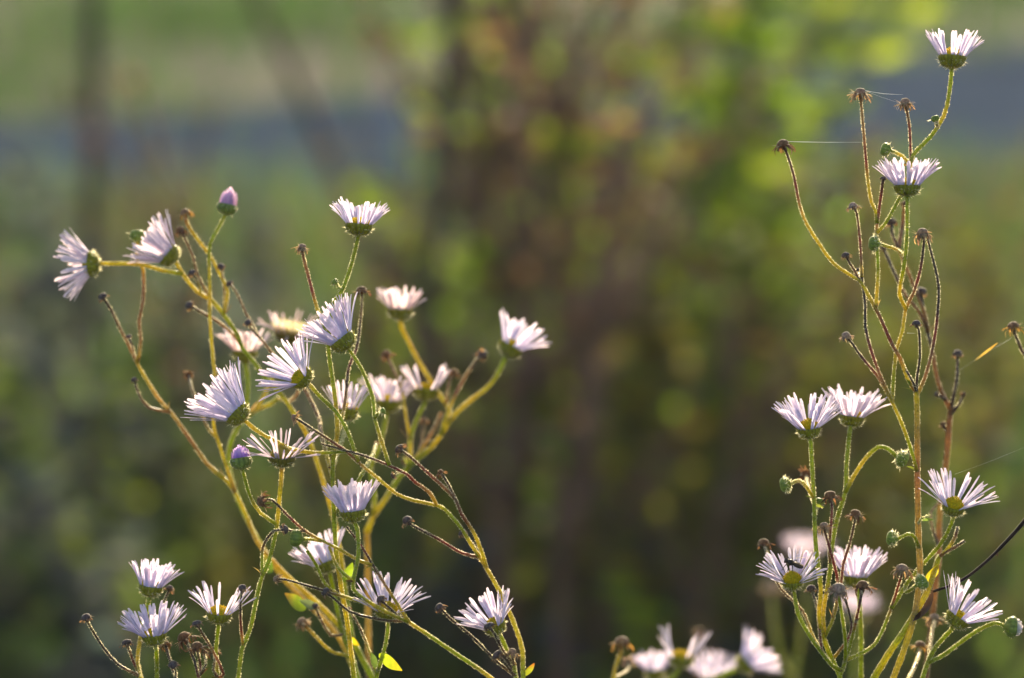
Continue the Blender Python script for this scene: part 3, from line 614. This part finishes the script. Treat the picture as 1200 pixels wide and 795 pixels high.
plant('pair of lilac-tinted blooms, one above the other, low among thin dead stalks', 3, [
  ('182,756 183,761 184,780 184,795', 2.7, 2.8, 'ggg', F(a=-8, t=6, L=40, sp=48, n=56, ri=15, gaps=[(-104, -84)]), -3),
  ('175,699 174,705 166,741 161,773 165,795', 2.6, 2.8, 'ggyyy', F(a=10, t=3, L=31, sp=28, n=48, ri=15), 12),
  ('102,727 106,735 121,759 139,779 154,795', 1.5, 1.8, 'kkko', S('k', a=-20, k=1.0)),
  ('149,756 153,766 158,780 163,788', 1.6, 1.8, 'kbry', S('k', a=-10, k=.95)),
  ('198,692 192,705 186,725 176,745 166,752', 1.3, 1.5, 'kbo', S('k', k=.9), 20),
  ('194,757 201,779 206,795', 1.9, 2.0, 'kkk', S('b', k=.75), 10),
  ('203,780 206,787 208,795', 1.4, 1.5, 'kk', S('k', k=.9), -5),
], 111)

plant('wide sparse bloom alone on a straight green stem between dark seed knobs', 0, [
  ('256,730 256,735 253,762 254,780 255,795', 2.6, 2.7, 'gggyg', F(a=5, t=8, L=39, sp=47, n=30, ri=15.5, hi=15, dh=7, gaps=[(-125, -105), (-75, -55), (60, 95)])),
  ('231,733 236,741 249,762 262,790 264,795', 1.5, 1.9, 'kboro', S('k', k=1.0, a=-15), -6),
  ('218,751 222,760 228,775 233,795', 1.8, 1.9, 'kkkr', S('b', k=1.3, a=-30), 6),
  ('231,761 233,770 235,782 235,795', 1.7, 1.8, 'kkrr', S('b', k=1.2, a=-10)),
  ('251,766 252,774 250,785 248,795', 1.5, 1.6, 'kbb', S('b', k=.9, a=-10), 5),
  ('240,766 241,780 243,795', 1.4, 1.4, 'kkb', S('k', k=.5), 8),
], 112)

plant('tallest fleabane, bloom held highest above dried heads, forking green from a ridged tan stem', 0, [
  ('1074,459 1075,503 1075,553 1076,614 1077,640 1078,674 1072,720 1060,760 1045,800', 3.4, 4.0, 'yYoYYYyy'),
  ('918,173 921,177 930,205 937,240 945,262 960,286 977,309 1002,326 1009,331 1018,347 1029,367 1038,387 1046,405 1055,420 1064,445 1074,459', 1.6, 2.6, 'kbrYyyyyybroyo', S('b', k=1.1, a=-8)),
  ('1010,325 1014,358 1014,383 1021,411 1031,439 1035,448 1045,470 1057,497 1068,528 1075,552', 1.7, 2.3, 'kkkroyygy', None),
  ('1000,244 1004,250 1008,284 1010,325', 1.4, 1.7, 'kbrby', S('g', k=.75, a=-10)),
  ('992,302 996,309 1002,318 1008,328', 1.4, 1.6, 'kbb', S('k', a=-20, k=.9)),
  ('1006,318 1007,324 1009,329', 1.2, 1.4, 'kb', S('k', k=.7, a=-10), 6),
  ('1035,210 1033,225 1031,240 1028,262 1027,275 1029,317 1030,360', 1.9, 2.2, 'kroggyy', S('k', k=.5)),
  ('1008,112 1009,120 1013,166 1017,211 1021,237 1026,247 1028,262', 1.7, 2.0, 'btoryyg', S('w', k=1.0, a=5)),
  ('1059,226 1054,232 1043,253 1035,265 1028,273', 2.1, 2.1, 'gggy', None, 5),
  ('1086,276 1093,303 1100,336 1098,375 1093,408 1086,436 1080,452 1074,462', 1.5, 2.3, 'kkkkrboy', None, 4),
  ('1056,424 1063,436 1070,448 1074,459', 1.3, 1.5, 'kkk', None, 4),
  ('1082,276 1083,281 1079,314 1071,342 1061,364 1058,386 1052,405 1049,420 1046,461 1047,468', 1.6, 2.4, 'kkroyyygy', None),
  ('1081,276 1082,279 1083,282', 1.4, 1.5, 'kk', S('w', k=.95, a=-5)),
  ('1063,230 1063,236 1063,270 1061,300 1057,325 1054,345 1061,361', 2.5, 2.5, 'ggggyy', F(a=0, t=1, L=37, sp=43, n=60, ri=16.5, hi=16, dh=7, gaps=[(-108, -95), (-70, -60)])),
  ('1115,80 1115,86 1112,112 1106,136 1091,160 1073,178 1067,192 1064,230', 2.5, 2.5, 'ggyggyy', F(a=4, t=0, L=34, sp=40, n=46, ri=17, hi=18, dh=8, gaps=[(-118, -100), (-82, -62), (75, 100)])),
  ('1097,143 1098,147 1100,149', 1.8, 2.0, 'oy', B(a=-15, k=.45, hairs=8)),
  ('1044,177 1052,180 1058,184 1065,191', 2.0, 2.0, 'gyy', B(a=-75, k=.72, hairs=24)),
  ('1061,123 1063,131 1066,150 1067,175 1067,191', 1.6, 1.7, 'kbrrb', S('w', k=1.05, a=-5)),
  ('1031,286 1040,289 1052,293 1059,301', 1.9, 2.0, 'gyy', B(a=-85, k=.78, hairs=80)),
  ('992,396 999,403 1010,419 1027,439 1043,464', 1.5, 2.1, 'kkroy', S('g', k=.95, a=-15)),
  ('1074,382 1077,389 1078,419 1075,439 1074,458', 1.5, 1.7, 'kkkk', S('k', k=.85, a=-5), -3),
  ('1052,632 1064,626 1072,630 1077,642', 2.0, 2.2, 'ggg', B(a=-80, k=.78, hairs=80)),
  ('1089,604 1080,608 1077,614', 1.0, 1.2, 'gg', None),
], 113, leaves=[(1077, 609, 75, 20, 3, (.12, .18, .06)), (1072, 455, -60, 20, 2.6, (.16, .24, .04))])

plant('hazy dead stalk with purple-grey stems standing close behind the tallest bloom stem', 48, [
  ('1115,475 1113,490 1110,531 1107,558 1101,608 1100,650 1095,700 1085,795', 3.6, 3.8, 'boYoobb'),
  ('1079,345 1081,356 1086,386 1092,408 1097,439 1104,461 1110,480', 2.0, 3.0, 'kppbobo', S('k', k=1.1, a=10)),
  ('1045,263 1046,275 1053,292 1060,308 1071,336 1083,366 1087,390', 2.0, 2.4, 'pbobob', S('k', k=1.1)),
  ('1036,292 1042,306 1049,322 1062,347 1076,364 1086,384', 1.8, 2.2, 'kpbbb', S('k', k=.5)),
  ('1060,240 1058,262 1056,290', 2.6, 2.4, 'obo', S('b', k=.6)),
  ('1122,418 1122,440 1119,458 1115,475', 1.8, 2.4, 'ppp', S('k', k=1.0)),
  ('1129,463 1124,474 1116,486', 1.9, 2.0, 'kk', S('b', k=.4)),
  ('1099,463 1104,466 1107,470', 1.8, 2.0, 'kb', S('k', k=.6, a=-60)),
  ('1106,498 1108,503 1112,508', 1.8, 2.0, 'kk', S('b', k=.6, a=-50)),
  ('1100,640 1093,620 1091,600 1090,585', 1.8, 1.2, 'pbb', None),
], 114)

plant('twin pale blooms side by side with nodding hairy green buds on curved stalks', 8, [
  ('949,513 950,518 952,553 954,587 956,640 962,690 960,722 968,756 983,790 985,800', 2.5, 3.2, 'gggggyygg', F(a=-7, t=12, L=42, sp=50, n=54, ri=14.5, dh=8, gaps=[(-108, -82)]), -6),
  ('997,500 996,504 992,544 991,575 981,608 975,640 972,675 965,715 966,745', 2.9, 2.9, 'ggggggyy', F(a=7, t=4, L=38, sp=46, n=54, ri=15, pink=.15, gaps=[(-80, -66)]), 12),
  ('1050,535 1042,527 1029,524 1013,539 999,561 992,578', 2.6, 2.6, 'ggyyg', B(a=112, k=.88, hairs=90)),
  ('927,567 937,563 946,572 953,585', 1.9, 2.0, 'gyy', B(a=-100, k=.78, hairs=90)),
  ('945,558 946,567 950,580 954,590', 1.5, 1.7, 'bbo', S('b', k=.9), 30),
  ('973,585 975,592 974,614 972,640 972,660', 1.7, 1.9, 'krbo', S('b', k=1.15, a=-5)),
  ('966,619 968,628 976,656 982,685 978,720 970,748', 1.7, 2.1, 'krroyg', S('w', k=.75, a=-8), -6),
  ('1002,606 1001,615 995,640 988,662 985,690 978,725', 1.7, 1.9, 'kbroo', S('b', k=1.0, a=5)),
  ('959,592 957,597 955,603', 1.6, 1.8, 'gg', B(a=20, k=.5, hairs=10)),
  ('990,702 993,710 996,722 998,736 992,752 982,770', 1.6, 1.8, 'kkry', None),
], 115)

plant('fleabane with a fly on one flat bloom, dried heads and a second wide bloom', 0, [
  ('1003,727 1000,742 992,770 985,792', 2.0, 2.6, 'rggg'),
  ('929,690 931,695 935,719 948,744 962,764 975,780 986,786', 2.5, 2.5, 'gggggg', F(a=-4, t=20, L=39, sp=58, n=36, ri=13.5, hi=14, dh=9, gaps=[(-135, -60)])),
  ('1011,690 1009,699 1006,715 1003,728', 1.7, 1.9, 'kkrk', S('b', k=1.15, a=0)),
  ('982,693 984,705 988,730 991,755 990,775', 2.1, 2.2, 'gggg', S('g', k=1.15, a=8, t=35), -5),
  ('1057,670 1055,679 1047,705 1038,730 1027,753 1013,764 992,774', 1.6, 2.2, 'krogggy', S('w', k=1.1, a=0)),
  ('1115,603 1117,607 1110,625 1099,642 1087,655 1064,682 1050,705 1044,714', 2.5, 2.5, 'ggggggg', F(a=12, t=18, L=44, sp=56, n=40, ri=14.5, hi=14, dh=9, gaps=[(-130, -112), (-95, -66), (-50, -40), (76, 88)]), -4),
  ('1074,686 1069,690 1062,694 1060,688', 2.2, 2.3, 'ggg', B(a=60, k=.82, hairs=70), -3),
  ('895,639 898,646 902,660 915,690 940,715 955,750 975,782', 1.4, 1.6, 'kbboyy', S('b', k=.9, a=-10), 25),
  ('951,693 955,702 958,716 960,735 963,765', 1.6, 1.7, 'kbr', S('k', k=1.0, a=-10), 15),
], 116)

plant('softly blurred bloom on a plain green stem behind the dried grey heads', 30, [
  ('1002,688 1006,694 1009,739 1009,795', 2.8, 3.0, 'gggg', F(a=4, t=2, L=38, sp=40, n=56, ri=15, gaps=[(-60, -48)])),
], 117)

plant('stout leaning ridged fleabane stem with stubby dead forks, one yellow and one curled black leaf', 6, [
  ('1101,651 1094,672 1087,693 1064,733 1041,767 1024,795', 3.4, 4.6, 'gyygyg'),
  ('1130,634 1118,642 1110,646 1101,652', 1.8, 2.2, 'kbo', None),
  ('1122,618 1120,628 1113,640 1105,650', 2.0, 2.2, 'kbyy', None),
], 118, leaves=[(1086, 683, 12, 32, 9, (.42, .36, .03), (.48, .36, .02)), (1092, 692, 195, 62, 7, (.075, .04, .035), (.05, .03, .03), 1.0)], root_px=1000)

plant('lopsided bloom at the edge leaning over, a closed green bud curving out beneath it', 5, [
  ('1116,734 1115,738 1098,756 1088,775 1081,795', 2.8, 3.2, 'gggg', F(a=36, t=4, L=46, sp=42, n=38, ri=16, hi=17, gaps=[(-20, 12), (160, 180), (-115, -95)])),
  ('1177,734 1166,730 1146,739 1128,751 1115,761 1102,770 1090,777', 2.5, 2.6, 'ggggg', B(a=95, k=.98, hairs=14, tip=(.62, .66, .55), tl=8)),
  ('1095,727 1094,733 1091,748 1088,775', 1.9, 2.1, 'oooy', S('w', k=.95, a=0), 30),
  ('1078,759 1076,770 1070,785 1062,800', 2.2, 2.4, 'ooby', S('o', k=.8, a=0), 28),
], 119)

plant('thin stalk cut by the picture edge with one grey and amber dried head', 26, [
  ('1188,386 1190,393 1197,410 1206,440 1215,600 1210,800', 1.9, 2.6, 'kbboyy', S('o', k=1.0, a=-5)),
], 120)

plant('single amber dried head on an ochre stalk above a tiny grey knob', 62, [
  ('729,757 728,764 721,782 719,796', 2.4, 2.8, 'oyyy', S('o', k=1.25, a=5)),
  ('736,777 736,785 733,797', 1.4, 1.5, 'pbb', S('g', k=.8), 20),
], 121)
plant('blurred bloom with two tall rays and a yellow-green cup, low in the middle gap', 112, [
  ('797,782 794,788 785,796 775,805', 3.0, 3.2, 'ggg', F(a=5, t=8, L=37, sp=40, n=13, gaps=[(-120, -70), (60, 120)])),
], 122)
plant('very blurred low bloom, a pale round puff beside the two-rayed one', 150, [
  ('768,798 768,805 768,815', 3.0, 3.0, 'gg', F(a=-5, t=0, L=25, sp=40, n=36, ri=12))], 123)
plant('blurred broad bloom, widest of the low row, with a brown knob rising behind', 160, [
  ('833,806 833,812 833,820', 3.0, 3.0, 'gg', F(a=0, t=5, L=34, sp=50, n=40, ri=13)),
  ('820,742 816,755 812,780 830,818', 1.6, 1.8, 'bbob', S('b', k=.9))], 124)
plant('blurred bloom seen from its side, cup turned towards its pale low stem', 122, [
  ('866,784 858,787 838,795 820,806', 3.2, 3.4, 'ggg', F(a=52, t=4, L=36, sp=44, n=44, ri=13, gaps=[(80, 100)]))], 125)
plant('ghostly pale pink bloom far behind the twin blooms, dissolved by blur', 380, [
  ('945,662 946,680 940,740 930,800', 1.8, 2.0, 'gggg', F(a=0, t=5, L=27, sp=50, n=46, ri=12, pink=.25)),
  ('905,690 906,720 915,770 928,798', 1.8, 2.2, 'gggg', S('g', k=1.2))], 126)
plant('ghostly pale bloom far behind the dried grey heads, dissolved by blur', 330, [
  ('1006,728 1005,745 1000,800', 3.0, 3.0, 'ggg', F(a=0, t=8, L=24, sp=48, n=46, ri=11, pink=.15))], 127)

# dark dead twig slanting in from the edge
tb = MB(); tp = spline([at(*q) for q in [(1084, 696, .012), (1104, 690, .01), (1129, 679, .008), (1155, 659, .004), (1180, 634, 0), (1202, 609, -.004), (1240, 560, -.01), (1290, 520, -.02)]], .002)
tube(tb, tp, lambda t: (1.6 + 1.6 * t) * scale_at(FOC), lambda t: vary((.05, .035, .032), .25), 8, wob=.1)
for q in (.35, .55, .68): 
    p = tp[int(q * len(tp))]; hair(tb, p, Vector((.3, 0, -1)).normalized(), .0014, .0004, (.06, .04, .035), 0)
tag(tb.build('twig', [M_DRY], None, tp[0]), 'blackish dead twig slanting up past the lopsided bloom', 'twig')

# fly on the open bloom
def fly():
    s = scale_at(FOC) * 1.2; c = at(931, 661, -.002); ax = axis_of(112, 15); M = frame_mat(c, ax); M3 = M.to_3x3()
    root = empty('fly', c); tag(root, 'small dark fly with pale folded wings resting on a flat open bloom', 'fly')
    b = MB(); prof = [(.3, 9.5), (1.7, 8.6), (2.5, 6), (2.7, 3), (2.3, .4), (1.7, -1), (2.6, -2.2), (3.1, -4), (2.6, -6), (1.2, -7.1), (2.2, -7.8), (2.5, -9), (1.7, -10.2), (.3, -10.6)]
    dk = {0: (.035, .028, .022), 1: (.06, .045, .03)}
    lathe(b, M, [(a * s, z * s, 1 if (i % 2 and z > 0) else 0) for i, (a, z) in enumerate(prof)], 16, lambda ci, k: vary(dk[ci], .2))
    spikes(b, M, 60, ((2.6 * s, -6 * s), (2.7 * s, 7 * s)), 2.0 * s, .15 * s, rnd, (.12, .09, .06), 0, 0)
    b.build('body', [M_INSECT], root, c)
    for sg in (-1, 1):
        e = MB(); tube(e, [M @ Vector((sg * 1.4 * s, -.4 * s, -9.9 * s)), M @ Vector((sg * 1.9 * s, -.5 * s, -9.2 * s)), M @ Vector((sg * 2.0 * s, -.4 * s, -8.5 * s))], lambda t: (1.1 - .5 * abs(t - .5)) * s, lambda t: (.09, .03, .02), 8); e.build('eye', [M_INSECT], root, c)
        wb = MB(); p = M @ Vector((sg * 1.2 * s, -.8 * s, -4.5 * s)); upv = (UP - ax * UP.dot(ax)).normalized()
        p = p + upv * 2.2 * s
        blade(wb, p, (ax + upv * .45 + RT * 0 + M3 @ Vector((sg * .25, 0, 0))), upv, 15 * s, 2.7 * s, -.25, lambda t: (.72, .62, .46), 0, 7, lambda t: .3 + 1.1 * math.sin(math.pi * min(.97, t ** 1.1)), fold=.05); wb.build('wing', [M_WING], root, c)
        for j, z in enumerate((-6, -4, -1.5)):
            lb = MB(); p = M @ Vector((sg * 2.0 * s, 0, z * s)); dn = -upv
            k1 = p + (M3 @ Vector((sg * .8, 0, (j - 1) * .6))) * 3.2 * s + dn * .4 * s; k2 = k1 + dn * 4.6 * s + (M3 @ Vector((sg * .3, 0, (j - 1) * .5))) * 2 * s
            tube(lb, [p, k1, k2, k2 + ax * (j - 1) * 1.5 * s + dn * .6 * s], lambda t: (.5 - .25 * t) * s, lambda t: (.04, .03, .025), 5); lb.build('leg', [M_INSECT], root, c)
fly()
# spider silk
def silk(label, a, b, sag, wpx=.22):
    m = MB(); A, Bp = at(*a), at(*b); mid = (A + Bp) / 2 - UP * sag * scale_at(FOC)
    tube(m, spline([A, mid, Bp], .004), lambda t: wpx * scale_at(FOC) * (1.05 - .85 * t) * (1 + .35 * math.sin(17 * t + a[0])), lambda t: (.85, .85, .82), 5)
    tag(m.build('spider_thread', [M_SILK], None, A), label, 'spider thread')
silk('bright silk thread stretching away from the lone dried head on the long side branch', (922, 166, 0), (1013, 166.8, 0), .6, .36)
silk('silk thread strung between the two highest dried heads', (1012, 106, 0), (1058, 111, 0), 1.5, .36)
silk('second finer silk line under the one joining the two highest dried heads', (1013, 106, 0), (1055, 121, 0), 1, .12)
silk('faint silk thread running from the amber dried head down across the hazy stalk', (1186, 396, .026), (1120, 437, .045), -1, .16)
silk('faint silk thread slanting past the wide open bloom to the picture edge', (1119, 556, .004), (1206, 522, .01), 1, .10)
silk('short gleaming silk by the dark knob on the ridged stem', (1063, 390.5, 0), (1073, 390.8, 0), 0, .25)
# a scrap of amber leaf caught on the silk
mb_ = MB(); a_, b_ = at(1142, 423.0, .0395), at(1170, 405.5, .0310)
blade(mb_, a_, b_ - a_, UP, (b_ - a_).length, 1.5 * scale_at(FOC), .15, lambda t: mix((.46, .32, .10), (.42, .24, .08), t), 0, 8, lambda t: math.sin(math.pi * (.04 + .92 * t)), fold=.4, twist=.8)
tag(mb_.build('leaf_scrap', [M_LEAF], None, a_), 'narrow amber leaf scrap caught on silk beside the amber dried head', 'leaf scrap')
